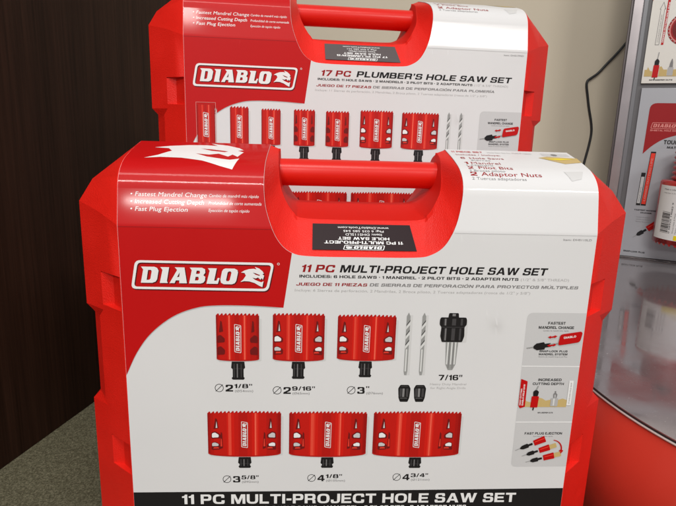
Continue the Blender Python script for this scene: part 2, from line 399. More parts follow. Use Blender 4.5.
# ------------------------------------------------------------------ pictures printed on the labels
NS = 9
for k in range(NS):
    t = k/(NS-1); a_, b_ = ((150, 14, 12), (206, 26, 16)) if t < .5 else ((206, 26, 16), (244, 118, 92)); q = (t*2) if t < .5 else (t*2-1)
    M['saw%d' % k] = mat('saw_tone_print', rgb(*[a_[c]+(b_[c]-a_[c])*q for c in range(3)]), **G)
def saw_tone(f):
    g = lambda c, w: math.exp(-((f-c)/w)**2)
    v = .38 - .40*(g(0, .055) + g(1, .07)) + .36*g(.30, .022) + .10*g(.33, .09) + .38*g(.655, .018) + .10*g(.64, .08) - .16*g(.47, .08) - .14*g(.84, .06)
    return max(0, min(NS-1, round(v*(NS-1))))
def hole_saw(surf, parent, u0, u1, vt, vb, stub_bot, holes=True, lg=True, name='hole_saw_picture'):
    a = Art(); w = u1-u0; h = vt-vb; c = (u0+u1)/2; nt = max(6, round(w/.0029))
    a.poly('sgrey', fillet([(u0+.0015, vb-.0014), (u1+.0016, vb-.0006), (u1+.0018, vt-.004), (u0+.002, vt-.003)], .001), layer=1)
    sag = min(.0032, w*.05)
    dn = lambda x: vb + .001 - sag*math.sqrt(max(0, 1-((x-c)/(w*.5))**2))
    up = lambda x: vt - .0016 + sag*.18*(1-((x-c)/(w*.5))**2)
    P = []
    for i in range(nt):                                   # teeth
        x = u0 + w*i/nt; e = up(x)
        P += [(x, e), (x + w/nt*.50, e + .0015), (x + w/nt*.74, e + .0012), (x + w/nt*.82, e - .0001)]
    P += [(u1, up(u1)), (u1, up(u1)-.001), (u0, up(u0)-.001)]
    a.poly('saw2', P, layer=2)
    n = max(22, int(w/.0011)); k0 = 0
    tones = [saw_tone((k+.5)/n) for k in range(n)]
    for k in range(n+1):
        if k == n or tones[k] != tones[k0]:
            xs = [u0 + w*q/n for q in range(k0, k+1)]
            a.poly('saw%d' % tones[k0], [(x, up(x)-.0002) for x in xs] + [(x, dn(x)) for x in xs[::-1]], layer=3); k0 = k
    # rim shade at the foot of the cup
    xs = [u0 + w*q/24 for q in range(25)]
    a.poly('sawlo', [(x, dn(x)+.0011) for x in xs] + [(x, dn(x)) for x in xs[::-1]], layer=4)
    if holes:
        hw = min(.0062, w*.155); big = w > .033
        for sgn, f in ((-1, .115), (1, .855)):
            x = u0 + w*f; narrow = .75 if sgn > 0 else 1.0
            a.poly('hole', fillet([(x-hw*.32*narrow, vt-h*.40), (x+hw*.30*narrow, vt-h*.38), (x+hw*.12, vt-h*.17), (x-hw*.08, vt-h*.15)], .0004), layer=5)
            if big: a.poly('sgrey', [(x-hw*.05, vt-h*.37), (x+hw*.16, vt-h*.37), (x+hw*.06, vt-h*.22)], layer=6)
            for k, (t0, t1) in enumerate(((.45, .62), (.69, .88))):
                q = [(x-hw*.62, vt-h*t1), (x+hw*.5, vt-h*(t1-.01)), (x+hw*.55, vt-h*(t0+.08)), (x-hw*.1, vt-h*t0), (x-hw*.6, vt-h*(t0+.03))]
                if sgn > 0: q = [(2*x-p[0]+hw*.1, p[1]) for p in q][::-1]
                a.poly('hole', fillet(q, .0010), layer=5)
                if big:
                    cy = vt-h*(t0+t1)/2
                    if k == 0: q2 = [(x+(p[0]-x)*.72+hw*.08*sgn, cy+(p[1]-cy)*.70) for p in q]
                    else: q2 = [(x+(p[0]-x)*.70+hw*.10*sgn, cy+(p[1]-cy)*.46+h*.035) for p in q]
                    a.poly('white' if (k == 0) == (sgn < 0) else 'pgrey', fillet(q2, .0008), layer=6)
                    if k: a.poly('sawmid', fillet([(x-hw*.4, cy-h*.065), (x+hw*.35, cy-h*.06), (x+hw*.2, cy-h*.03), (x-hw*.3, cy-h*.032)], .0004), layer=6)
        if w > .05:
            for f, sg in ((.185, 1), (.775, -1)):
                x = u0+w*f; a.poly('hole', fillet([(x-.0014, vt-h*.86), (x+.0010, vt-h*.84), (x+.0006, vt-h*.50), (x-.0004, vt-h*.46)], .0005), layer=5)
                a.poly('sawmid', fillet([(x-.0008, vt-h*.80), (x+.0005, vt-h*.80), (x+.0002, vt-h*.62), (x-.0004, vt-h*.62)], .0003), layer=6)
    sb = vb - sag; sw = .0052 if w > .02 else .0044
    if stub_bot < sb - .001:
        a.poly('black', fillet([(c-sw*.9, sb+.0006), (c-sw, sb-.0045), (c-sw*.78, sb-.0055), (c-sw*.78, stub_bot+.0022), (c-sw*.95, stub_bot+.0014), (c-sw*.8, stub_bot), (c+sw*.8, stub_bot), (c+sw*.95, stub_bot+.0014), (c+sw*.78, stub_bot+.0022), (c+sw*.78, sb-.0055), (c+sw, sb-.0045), (c+sw*.9, sb+.0006)], .0004), layer=2)
        for f0, f1, m in ((-.62, -.5, 'dgrey'), (-.22, .0, 'dgrey'), (-.16, -.06, 'grey'), (.38, .5, 'dgrey')): a.rect(m, c+sw*f0, c+sw*f1, stub_bot+.0018, sb-.0012, layer=4 if m == 'grey' else 3)
        a.rect('dgrey', c-sw*.8, c+sw*.8, sb-.0052, sb-.0049, layer=3)
    if lg: logo(a, c+.0026, vt-h*.84, h*.62, rot=90, layer=5, ink='white', shade=None, hs=1.05)
    return a.build(name, surf, parent)

def drill_bit(surf, parent, u, vt, vb):
    a = Art(); w = .0028
    a.rect('sgrey', u-w/2+.0016, u+w/2+.0018, vb, vt-.002)
    a.poly('steel', [(u-w/2, vb+.003), (u-w/2, vt-.003), (u, vt), (u+w/2, vt-.003), (u+w/2, vb+.003), (u+w*.3, vb), (u-w*.3, vb)], layer=2)
    mid = vb + (vt-vb)*.42
    a.rect('steelhi', u-w*.28, u+w*.12, vb+.003, mid, layer=3)
    y = mid
    while y < vt-.007:
        a.poly('steelhi', [(u-w/2, y), (u-w/2, y+.0024), (u+w/2, y+.0064), (u+w/2, y+.0038)], layer=3)
        a.poly('black', [(u-w/2, y+.0031), (u-w/2, y+.0037), (u+w/2, y+.0079), (u+w/2, y+.0070)], layer=3)
        y += .0078
    return a.build('drill_bit_picture', surf, parent)

def mandrel_art(surf, parent):
    a = Art(); c = .0708
    a.rect('sgrey', c-.008, c+.0112, -.0852, -.067, r=.001)
    a.poly('black', fillet([(c-.0036, -.0618), (c+.0036, -.0618), (c+.0042, -.0660), (c-.0042, -.0660)], .0008), layer=2)
    a.rect('grey', c-.001, c+.0014, -.0642, -.0624, layer=3)
    a.poly('black', fillet([(c-.0096, -.0652), (c+.0096, -.0652), (c+.0103, -.0672), (c+.0103, -.0710), (c+.0088, -.0728), (c+.0092, -.0800), (c+.0078, -.0848), (c-.0078, -.0848), (c-.0092, -.0800), (c-.0088, -.0728), (c-.0103, -.0710), (c-.0103, -.0672)], .0009), layer=3)
    for x, w_, m in ((-.0072, .0022, 'dgrey'), (-.0064, .0008, 'grey'), (-.0010, .0030, 'dgrey'), (.0056, .0016, 'dgrey')): a.rect(m, c+x, c+x+w_, -.0715, -.0662, layer=4 if m == 'dgrey' else 5); a.rect(m, c+x*.9, c+x*.9+w_*.9, -.0835, -.0738, layer=4 if m == 'dgrey' else 5)
    a.rect('dgrey', c-.0088, c+.0088, -.0731, -.0727, layer=4)
    a.poly('steel', [(c-.0046, -.0848), (c+.0050, -.0848), (c+.0042, -.1030), (c+.0020, -.1076), (c-.0014, -.1076), (c-.0036, -.1030)], layer=2)
    for x in (-.0028, .0002, .0030): a.rect('steelhi', c+x-.0005, c+x+.0006, -.103, -.0850, layer=4)
    for x in (-.0014, .0016): a.rect('grey', c+x-.0002, c+x+.0003, -.106, -.0850, layer=5)
    return a.build('mandrel_picture', surf, parent)
def nut_art(surf, parent, u):
    a = Art(); t, b = -.1202, -.1344
    a.poly('black', fillet([(u-.0032, t), (u+.0032, t), (u+.0048, t-.003), (u+.0042, b+.0035), (u+.003, b), (u-.003, b), (u-.0042, b+.0035), (u-.0048, t-.003)], .0008), layer=1)
    a.rect('dgrey', u-.0036, u-.0018, b+.0042, t-.0030, layer=2); a.rect('grey', u-.0014, u+.0002, b+.0042, t-.0030, layer=2); a.rect('dgrey', u+.0014, u+.0032, b+.0042, t-.0030, layer=2); a.rect('grey', u-.0030, u+.0024, b+.0030, b+.0033, layer=2); a.rect('dgrey', u-.0026, u+.0026, t-.0014, t-.0009, layer=2)
    return a.build('adaptor_nut_picture', surf, parent)

def small_tool(a, x, y, L, ang, tan=False, layer=4, red=True, k=.75):
    """Pilot bit, chuck and red saw drawn as a row at an angle."""
    c, n = math.cos(math.radians(ang)), math.sin(math.radians(ang))
    T = lambda P: [(x + p[0]*L*c - p[1]*k*L*n, y + p[0]*L*n + p[1]*k*L*c) for p in P]
    a.poly('steel', T([(0, -.012), (.22, -.018), (.22, .018), (0, .012)]), layer=layer)
    a.poly('black', T([(.15, -.03), (.22, -.09), (.38, -.10), (.40, -.05), (.52, -.05), (.52, .05), (.40, .05), (.38, .10), (.22, .09), (.15, .03)]), layer=layer+1)
    if not red: return
    a.poly('red', fillet(T([(.56, -.13), (.9, -.15), (.9, .15), (.56, .13)]), .0006), layer=layer+1)
    a.poly('sawmid', T([(.6, .02), (.88, .02), (.88, .06), (.6, .06)]), layer=layer+2)
    if tan: a.poly('wood', fillet(T([(.9, -.11), (1.12, -.11), (1.12, .11), (.9, .11)]), .0006), layer=layer+1)

def feature_panel(surf, parent):
    a = Art(); x0, x1 = .1270, .1726
    a.poly('pgrey', fillet([(x0, -.1912), (x1, -.1912), (x1, -.0608), (x0, -.0608)], [.004, 0, 0, .005]), layer=1)
    for v in (-.1042, -.1516): a.rect('white', x0, x1, v-.0004, v+.0004, layer=2)
    c = .1505
    t = lambda m, s, w, v, cap, b=.03: a.text(m, s, c-w/2, c+w/2, v, cap, bold=b, layer=2)
    t('black', 'FASTEST', .0135, -.0700, .0021); t('black', 'MANDREL CHANGE', .0275, -.0735, .0021)
    t('grey', 'Cambio de mandril más rápido', .020, -.0755, .0010, 0)
    small_tool(a, .1290, -.0893, .036, 9, red=False, k=.85); a.line('steel', (.1462, -.0862), (.1535, -.0850), .0011, layer=7)                                    # mandrel and saw, apart
    a.poly('red', fillet([(.1530, -.0868), (.1700, -.0838), (.1712, -.0765), (.1700, -.0752), (.1540, -.0778)], .0022), layer=8)
    a.text('white', 'DIABLO', .1570, .1665, -.0812, .0016, bold=.03, rot=8, layer=9)
    for yy in (-.0800, -.0868):
        a.poly('red', [(.1445, yy), (.1468, yy+.0012), (.1468, yy+.0005), (.1496, yy+.0010), (.1496, yy+.0017), (.1519, yy+.0008), (.1496, yy-.0008), (.1496, yy-.0002), (.1468, yy-.0007), (.1468, yy-.0012)], layer=8)
    t('black', 'SNAP-LOCK PLUS', .0220, -.0925, .0016); t('black', 'MANDREL SYSTEM', .0225, -.0950, .0016); t('grey', 'Sistema de mandril Snap-Lock Plus', .0225, -.0967, .0009, 0)
    t('black', 'INCREASED', .0185, -.1165, .0021); a.text('black', 'CUTTING DEPTH', .1372, .1620, -.1198, .0020, bold=.03, layer=2)
    P = [(.1283, -.1385), (.1283, -.1325), (.1320, -.1325), (.1320, -.1300), (.1335, -.1335), (.1372, -.1345), (.1372, -.1385), (.1424, -.1385), (.1424, -.1320), (.1435, -.1305), (.1462, -.1312), (.1490, -.1330), (.1530, -.1322), (.1530, -.1375), (.1585, -.1375), (.1585, -.1325), (.1625, -.1312), (.1660, -.1325), (.1660, -.1385)]
    a.poly('wood', P, layer=3)
    a.poly('red', fillet([(.1275, -.1372), (.1290, -.1395), (.1328, -.1382), (.1328, -.1166), (.1275, -.1146)], .0004), layer=5)
    a.text('white', 'DIABLO HOLE SAW', .1312, .1312+.018, -.1370, .0013, bold=.03, rot=90, layer=6) ; a.text('white', 'DEEP CUTTING', .1291, .1291+.014, -.1368, .0010, bold=.03, rot=90, layer=6)
    a.poly('white', fillet([(.1660, -.1368), (.1694, -.1368), (.1694, -.1160), (.1660, -.1160)], .0004), layer=5)
    a.text('lgrey', 'STANDARD HOLE SAW', .1683, .1683+.018, -.1355, .0011, bold=.02, rot=90, layer=6)
    a.poly('red', fillet([(.1370, -.1388), (.1428, -.1388), (.1432, -.1292), (.1374, -.1292)], .0006), layer=5)
    a.poly('black', fillet([(.1385, -.1292), (.1422, -.1292), (.1428, -.1255), (.1412, -.1240), (.1396, -.1240), (.1382, -.1255)], .0005), layer=5)
    a.line('steel', (.1405, -.1240), (.1418, -.1205), .0009, layer=5); a.line('black', (.1398, -.1388), (.1395, -.1412), .0010, layer=5)
    a.poly('lgrey', fillet([(.1530, -.1378), (.1588, -.1378), (.1588, -.1308), (.1530, -.1308)], .0008), layer=5); a.rect('steelhi', .1548, .1560, -.1370, -.1310, layer=6)
    a.poly('grey', [(.1550, -.1308), (.1545, -.1275), (.1555, -.1262), (.1555, -.1248), (.1565, -.1248), (.1565, -.1262), (.1578, -.1278), (.1572, -.1308), (.1566, -.1308), (.1568, -.1280), (.1560, -.1274), (.1554, -.1280), (.1558, -.1308)], layer=5)
    a.text('black', '65% DEEPER CUTS', .1438, .1560, -.1440, .0011, bold=.02, layer=2)
    t('black', 'FAST PLUG EJECTION', .0305, -.1625, .0020); t('grey', 'Eyección de tapón rápido', .016, -.1645, .0009, 0)
    small_tool(a, .1290, -.1765, .0285, 24, k=.66); small_tool(a, .1350, -.1815, .0258, 20, tan=True, k=.70); small_tool(a, .1385, -.1870, .0262, 15, tan=True, k=.72)
    arc = [(.1588 + .0085*math.cos(t), -.1755 + .0085*math.sin(t)) for t in [math.radians(85-k*11) for k in range(9)]]
    arc2 = [(.1588 + .0073*math.cos(t), -.1755 + .0078*math.sin(t)) for t in [math.radians(85-k*11) for k in range(9)]][::-1]
    a.poly('red', arc + [(.1685, -.1768), (.1665, -.1795), (.1648, -.1765)] + arc2, layer=5)
    return a.build('feature_panel', surf, parent)

def size_caption(surf, parent, u0, v, whole, frac, mmtxt, wfrac, sub):
    a = Art(); r = .0033
    a.disc('black', u0+r, v+.0029, r, hole=.00045); a.line('black', (u0+.0006, v+.0001), (u0+2*r-.0006, v+.0057), .00045)
    a.text('black', whole, u0+.0080, u0+.0137, v, .0056, bold=.045)
    a.text('black', frac, u0+.0146, u0+.0146+wfrac, v+.0028, .0034, bold=.04)
    a.text('grey', mmtxt, u0+.0150, u0+.0150+sub, v-.0004, .0018, bold=0)
    return a.build('size_caption', surf, parent)

# ------------------------------------------------------------------ a case
def side_cols(z):
    """Half outline from the front face to the middle of the side at one height."""
    A, B, C, D, E = [.1735, 0.], [.1830, .0080], [.1925, .0160], [.2105, .0310], [.2105, .0650]
    def blend(z, lo, hi, e):
        return max(0, min(1, (z-lo)/e, (hi-z)/e))
    w = blend(z, -.148, -.068, .006)
    D = [D[0]-.0055*w, D[1]+.001*w]; E = [E[0]-.0055*w, E[1]]; C = [C[0]+.004*w, C[1]+.0028*w]
    for lo, hi in ((-.064, -.038), (-.198, -.172)):
        w = blend(z, lo, hi, .0007); A[1] += .0035*w; B[1] += .0060*w
    return A, B, C, D, E
def case_body(parent):
    bm = bmesh.new()
    # front, shoulder and top inside the label's width, with the U shaped opening
    sh = Wrap(0); U = ucut(-.15)
    out = [(-.1735, -.3348), (.1735, -.3348)] + [(.1735, s) for s in (0, S_END)] + U[::-1] + [(-.1735, S_END), (-.1735, 0)]
    V, F = fill([out]); b2 = bmesh.new(); vs = [b2.verts.new((x, y, 0)) for x, y in V]
    for f in F: b2.faces.new([vs[i] for i in f])
    zs = sorted({-.3348, 0.} | {z for lo, hi, e in ((-.148, -.068, .006), (-.064, -.038, .0007), (-.198, -.172, .0007)) for z in (lo, lo+e, hi-e, hi)})
    for sv in [p[0] for p in PR[1:-1]] + zs[1:-1]:
        bmesh.ops.bisect_plane(b2, geom=b2.verts[:]+b2.edges[:]+b2.faces[:], plane_co=(0, sv, 0), plane_no=(0, 1, 0), dist=1e-7)
    b2.verts.index_update(); nv = []
    for v in b2.verts:
        p, n = prof(v.co.y); nv.append(bm.verts.new((v.co.x, p.x, p.y)))
    for f in b2.faces: bm.faces.new([nv[v.index] for v in f.verts])
    b2.free()
    for sg in (-1, 1):
        rows = [[(sg*x, y, z) for x, y in side_cols(z)] for z in zs[:-1]]
        rows.append([(sg*.1735, 0, 0), (sg*.183, .008, .0038), (sg*.1925, .016, .0075), (sg*.2105, .031, .012), (sg*.2105, .065, .012)])
        R = [[bm.verts.new(p) for p in r] for r in rows]
        for a, b in zip(R, R[1:]):
            for i in range(4): bm.faces.new((a[i], a[i+1], b[i+1], b[i]))
        # vertical step beside the label where the face is let in
        for z0, z1 in zip(zs, zs[1:]):
            a0, a1 = side_cols(z0)[0], side_cols(z1)[0] if z1 < 0 else (.1735, 0)
            if a0[1] > 0 or a1[1] > 0:
                pts = [(sg*.1735, 0, z0), (sg*.1735, a0[1], z0), (sg*.1735, a1[1], z1), (sg*.1735, 0, z1)]
                uq = []; [uq.append(p) for p in pts if p not in uq]
                bm.faces.new([bm.verts.new(p) for p in uq])
        T = [(sg*.1735, p[1].x, p[1].y) for p in PR if p[0] >= -1e-6 or p[0] > -.002]
        B0a, B0b = (sg*.183, .008, .0038), (sg*.1925, .016, .0075)
        B0, B1, B1m = (sg*.2105, .031, .012), (sg*.2045, .044, .0275), (sg*.2045, .065, .0280)
        def f(*p): bm.faces.new([bm.verts.new(q) for q in p])
        T0 = (sg*.1735, 0, 0); k1 = min(range(len(T)), key=lambda i: abs(T[i][2]-.033))
        f(T0, *T[1:k1+1], B1, B0, B0b, B0a)
        for i in range(k1, len(T)-1): f(T[i], T[i+1], B1)
        f(T[-1], B1m, B1); f(B0, B1, B1m, (sg*.2105, .065, .012))
    # the pocket behind the handle
    def ring3(C): return catmull(C, 5)
    R0 = [Vector((u, prof(s)[0].x, prof(s)[0].y)) for u, s in U]
    R1 = ring3([(x*mm, y*mm, z*mm) for x, y, z in [(-64, 64.8, 53), (-63, 45, 43), (-61.5, 32, 32), (-59.5, 25, 24), (-55.5, 21, 15.5), (-50, 20, 8), (-42, 20, 3.8), (0, 20, 3.2), (43, 20, 4), (51, 20, 8.6), (56, 21, 17), (60, 25, 25), (62, 32, 33), (63.5, 42, 41), (64.3, 50, 48), (65, 64.8, 53)]])
    R2 = ring3([(x*mm, 65*mm, z*mm) for x, z in [(-62.5, 53), (-62, 43), (-61.5, 33), (-60.5, 24.5), (-57.5, 16.5), (-51.5, 12.6), (-40, 11.6), (0, 11.4), (34, 11.6), (46, 13.2), (55.5, 20), (60, 27), (61.5, 34), (62.5, 42), (63, 48), (63.5, 53)]])
    n = len(R0); rings = []
    def mixr(A, B, t, lift=0): return [a*(1-t) + b*t for a, b in zip(A, B)]
    for r in (R0, mixr(R0, R1, .12), mixr(R0, R1, .9), mixr(R1, R2, .02), mixr(R1, R2, .12), mixr(R1, R2, .6), R2): rings.append([bm.verts.new(p) for p in r])
    sm = []
    for a, b in zip(rings, rings[1:]):
        for i in range(n-1):
            q = bm.faces.new((a[i], a[i+1], b[i+1], b[i])); sm.append(q)
    for i, q in enumerate(sm):
        if i >= 3*(n-1): q.material_index = 1
    bmesh.ops.remove_doubles(bm, verts=bm.verts[:], dist=2e-5)
    # other half, and the caps
    geo = bmesh.ops.duplicate(bm, geom=bm.verts[:]+bm.edges[:]+bm.faces[:])
    for v in geo['geom']:
        if isinstance(v, bmesh.types.BMVert): v.co.y = .130 - v.co.y
    bmesh.ops.remove_doubles(bm, verts=bm.verts[:], dist=2e-5)
    bot = [e for e in bm.edges if e.is_boundary and all(abs(v.co.z + .2748) < 1e-5 for v in e.verts)]
    try: bmesh.ops.contextual_create(bm, geom=bot)
    except Exception: pass
    o = bm_obj('body', bm, [M['case'], M['satin']], parent, bevel=.0011, seg=2, angle=16)
    for p in o.data.polygons: p.use_smooth = True
    wn = o.modifiers.new('wn', 'WEIGHTED_NORMAL'); wn.keep_sharp = False
    return o
def handle_bar(parent):
    bm = bmesh.new(); xs = [-.0745, -.066, -.062, -.05, 0, .05, .064, .068, .0755]
    n = 40; rings = []
    for x in xs:
        k = 1.10 if abs(x) > .07 else (1.03 if abs(x) > .0655 else 1.0)
        rings.append([bm.verts.new((x, .062 + .0118*k*math.cos(t), .0347 + .0108*k*math.sin(t))) for t in [i*2*math.pi/n for i in range(n)]])
    for A, B in zip(rings, rings[1:]):
        for k in range(n): bm.faces.new((A[k], A[(k+1) % n], B[(k+1) % n], B[k]))
    bm.faces.new(rings[0]); bm.faces.new(rings[-1])
    o = bm_obj('handle_bar', bm, M['smooth'], parent, smooth=True)
    return o

LW = .1727
def build_case(root, seed, title, kit):
    case_body(root); handle_bar(root)
    W = Wrap(.0006, seed)
    # the wrap-round card label: front, shoulder and top, again down the back
    U = ucut(0)
    base = Art().poly('paper', [(-LW, -.318), (LW, -.318), (LW, S_END)] + U[::-1] + [(-LW, S_END)], layer=0)
    lab = base.build('label', W, root, grid=.008, smooth=True)
    me = lab.data; bm = bmesh.new(); bm.from_mesh(me)
    geo = bmesh.ops.duplicate(bm, geom=bm.verts[:]+bm.edges[:]+bm.faces[:]); back = [g for g in geo['geom'] if isinstance(g, bmesh.types.BMFace)]
    NL = bm.verts.layers.float_vector['nrm']
    for v in [g for g in geo['geom'] if isinstance(g, bmesh.types.BMVert)]:
        v.co.y = .130 - v.co.y; n = Vector(v[NL]); n.y = -n.y; v[NL] = n
    bmesh.ops.reverse_faces(bm, faces=back)
    bmesh.ops.remove_doubles(bm, verts=bm.verts[:], dist=2e-5)
    rim = {}                                              # thickness of the card along its cut edges
    for e in [e for e in bm.edges if e.is_boundary]:
        for v in e.verts:
            if v not in rim: rim[v] = bm.verts.new(v.co - Vector(v[NL])*.0005)
        f = bm.faces.new((e.verts[0], e.verts[1], rim[e.verts[1]], rim[e.verts[0]])); f.smooth = False
    bm.to_mesh(me); bent_normals(me); bm.free()
    # printed red corner field
    Ul = [p for p in U if p[0] < -.0498]
    arcp = catmull([(-56.4, -59.3, 0), (-80, -58.1, 0), (-104, -58.1, 0), (-120, -60.2, 0), (-137, -67.2, 0), (-153, -80.2, 0), (-164, -95.5, 0), (-172.55, -113.5, 0)], 5)
    bt = Ul[-1]
    P = [(-.17255, S_END-.0003)] + [(p[0]-.00015, min(p[1], S_END-.0003)) for p in Ul] + [(bt[0]-.0001, bt[1])] + [(-.0562, -.0580)] + [(p.x*mm, p.y*mm) for p in arcp]
    f = Art().poly('red', P, layer=1)
    # grey edge where the printed field meets white, and the scored fold line
    f.poly('lgrey', [(p.x*mm, p.y*mm) for p in arcp] + [(p.x*mm, p.y*mm-.0007) for p in arcp[-2::-1]][:-1], layer=1)
    f.rect('darkred', -.1724, -.0655, -.0012, -.0009, layer=2)
    f.build('red_field', W, lab, grid=.006, smooth=True)
    Art().rect('pgrey', .0665, .1724, -.0012, -.0009, layer=2).build('fold_line', W, lab)
    lg = Art(); logo(lg, -.1656, -.0468, .1025, layer=2); lg.disc('white', -.0602, -.0262, .0009, layer=3, hole=.0003); lg.build('brand_logo', W, lab)
    # head emblem over the top
    e = Art(); e.poly('white', *[[(-.159+(x-340)*.000348, .0431+(305-y)*.000285) for x, y in L] for L in DRAG], layer=2); e.build('head_emblem', W, lab)
    b = Art()
    for (l, r_, w1, w2), v in zip((('• Fastest Mandrel Change', 'Cambio de mandril más rápido', .0505, .0349), ('• Increased Cutting Depth', 'Profundidad de corte aumentada', .0485, .0370), ('• Fast Plug Ejection', 'Eyección de tapón rápido', .0372, .0285)), (.0205, .0153, .0101)):
        b.text('white', l, -.1640, -.1640+w1+.0025, v, .0030, bold=.018, shear=.2, layer=2); b.text('white', r_, -.1096, -.1096+w2, v+.0003, .0021, shear=.2, layer=2)
    b.build('bullet_text', W, lab)
    title(W, lab); kit(W, lab)
    feature_panel(W, lab)

def titles(W, lab, n, name, n0, n1, t0, t1, inc, i0, i1, thr, jn, j0, j1, js, k1, incl, l1, item):
    t = Art(); t.text('darkred', n + ' PC', n0, n1, -.0319, .0056, bold=.035, shear=.22).text('black', name, t0, t1, -.0318, .0056, bold=.035, shear=.22)
    t.build('title_text', W, lab)
    t = Art(); t.text('black', inc, i0, i1, -.0361, .0021, bold=.035).text('lgrey', thr, i1+.0018, i1+.0385, -.0361, .0019)
    t.text('darkred', jn, j0, j1, -.0422, .0023, bold=.03, shear=.2).text('grey', js, j1+.002, k1, -.0420, .0023, bold=.025, shear=.2)
    t.text('lgrey', incl, j0-.001, l1, -.0466, .0019, bold=.006, shear=.1)
    t.build('contents_text', W, lab)
    Art().text('grey', item, .1476, .1690, -.0052, .0015, bold=.01).build('item_number', W, lab)

def top_text(W, lab, rows):
    t = Art()
    for m, s, u0, u1, v, cap, b in rows: t.text(m, s, u0, u1, v, cap, bold=b, layer=1)
    t.rect('pgrey', .148, .170, .085, .0925, layer=1); t.disc('grey', .158, .088, .0025, layer=2, ry=.0028)
    t.poly('wood', [(.142, .0790), (.150, .0830), (.1735, .0800), (.1725, .0690), (.158, .0650), (.150, .0715)], layer=2)
    t.poly('yellow', [(.146, .0760), (.157, .0780), (.170, .0770), (.157, .0735)], layer=3)
    t.poly('sgrey', [(.151, .0500), (.166, .0510), (.162, .0420), (.154, .0395)], layer=2)
    t.build('contents_picture', W, lab)

# =============================================================== front case
def front_title(W, lab):
    titles(W, lab, '11', 'MULTI-PROJECT HOLE SAW SET', -.0440, -.0200, -.0158, .1378,
      'INCLUDES: 6 HOLE SAWS • 1 MANDREL • 2 PILOT BITS • 2 ADAPTER NUTS', -.0450, .1172, '(1/2" & 5/8" THREAD)',
      'JUEGO DE 11 PIEZAS', -.0473, .0045, 'DE SIERRAS DE PERFORACIÓN PARA PROYECTOS MÚLTIPLES', .1632,
      'Incluye: 6 Sierras de perforación, 2 Mandriles, 2 Broca piloto, 2 Tuercas adaptadoras (rosca de 1/2" y 5/8")', .1272, 'Item: DHS11SLD')
    top_text(W, lab, [('red', '11 PIECE SET', .0745, .1000, .0890, .0040, .03), ('lgrey', 'Hole Saw Set for Multi-Projects', .104, .140, .0890, .003, 0), ('darkred', 'Includes / Incluye:', .0765, .1120, .0810, .0036, .01),
      ('darkred', '6', .0780, .0815, .0715, .0042, .03), ('darkred', 'Hole Saws', .0850, .1120, .0715, .0042, .01), ('grey', 'Sierras', .0850, .1000, .0670, .0028, 0),
      ('darkred', '1', .0785, .0812, .0600, .0045, .03), ('darkred', 'Mandrel', .0835, .1060, .0600, .0045, .01), ('grey', '1 Mandril', .0790, .0990, .0562, .0026, 0),
      ('darkred', '2', .0790, .0830, .0515, .0042, .03), ('darkred', 'Pilot Bits', .0870, .1130, .0515, .0042, .01), ('grey', '2 Brocas piloto', .0790, .1060, .0477, .0026, 0),
      ('darkred', '2', .0790, .0840, .0430, .0042, .03), ('darkred', 'Adaptor Nuts', .0870, .1325, .0430, .0042, .01), ('grey', '2 Tuercas adaptadoras', .0795, .1200, .0390, .0026, 0)])
def front_kit(W, lab):
    for q in ((-.1057, -.0742, -.0640, -.1010, -.1166), (-.0641, -.0257, -.0635, -.1005, -.1157), (-.0160, .0277, -.0640, -.0995, -.1140)): hole_saw(W, lab, *q)
    for q in ((-.1137, -.0576, -.1428, -.1798, -.1915), (-.0513, .0090, -.1430, -.1800, -.1917), (.0142, .0832, -.1427, -.1800, -.1920)): hole_saw(W, lab, *q)
    for u in (.0368, .0486): drill_bit(W, lab, u, -.0618, -.1120)
    mandrel_art(W, lab)
    for u in (.0368, .0489): nut_art(W, lab, u)
    for q in ((-.1076, -.1264, '2', '1/8"', '(Ø54mm)', .0135, .0138), (-.0640, -.1282, '2', '9/16"', '(Ø65mm)', .0175, .0130), (-.0075, -.1278, '3', '"', '(Ø76mm)', .0026, .0128),
              (-.1030, -.2045, '3', '5/8"', '(Ø92mm)', .0135, .0130), (-.0365, -.2038, '4', '1/8"', '(Ø105mm)', .0130, .0150), (.0316, -.2032, '4', '3/4"', '(Ø121mm)', .0140, .0150)):
        size_caption(W, lab, *q)
    t = Art(); t.text('black', '7/16"', .0628, .0812, -.1162, .0045, bold=.045); t.text('lgrey', 'Heavy Duty Mandrel', .0565, .0848, -.1203, .0017); t.text('lgrey', 'for Right-Angle Drills', .0570, .0845, -.1235, .0017)
    t.build('size_caption', W, lab)
    t = Art(); t.poly('black', [(-.1726, -.2450), (.1726, -.2450), (.1726, -.2112), (0, -.2125), (-.1726, -.2130)], layer=1)
    t.text('white', '11 PC MULTI-PROJECT HOLE SAW SET', -.1352, .1340, -.2238, .0086, bold=.05, layer=2)
    t.text('white', 'INCLUDES: 6 HOLE SAWS • 1 MANDREL • 2 PILOT BITS • 2 ADAPTOR NUTS', -.0930, .0935, -.2300, .0038, bold=.035, layer=2)
    t.build('title_band', W, lab)
case1 = thing('tool_case', 'red plastic 11 piece multi-project hole saw case standing in front', 'tool case')
build_case(case1, 0., front_title, front_kit)
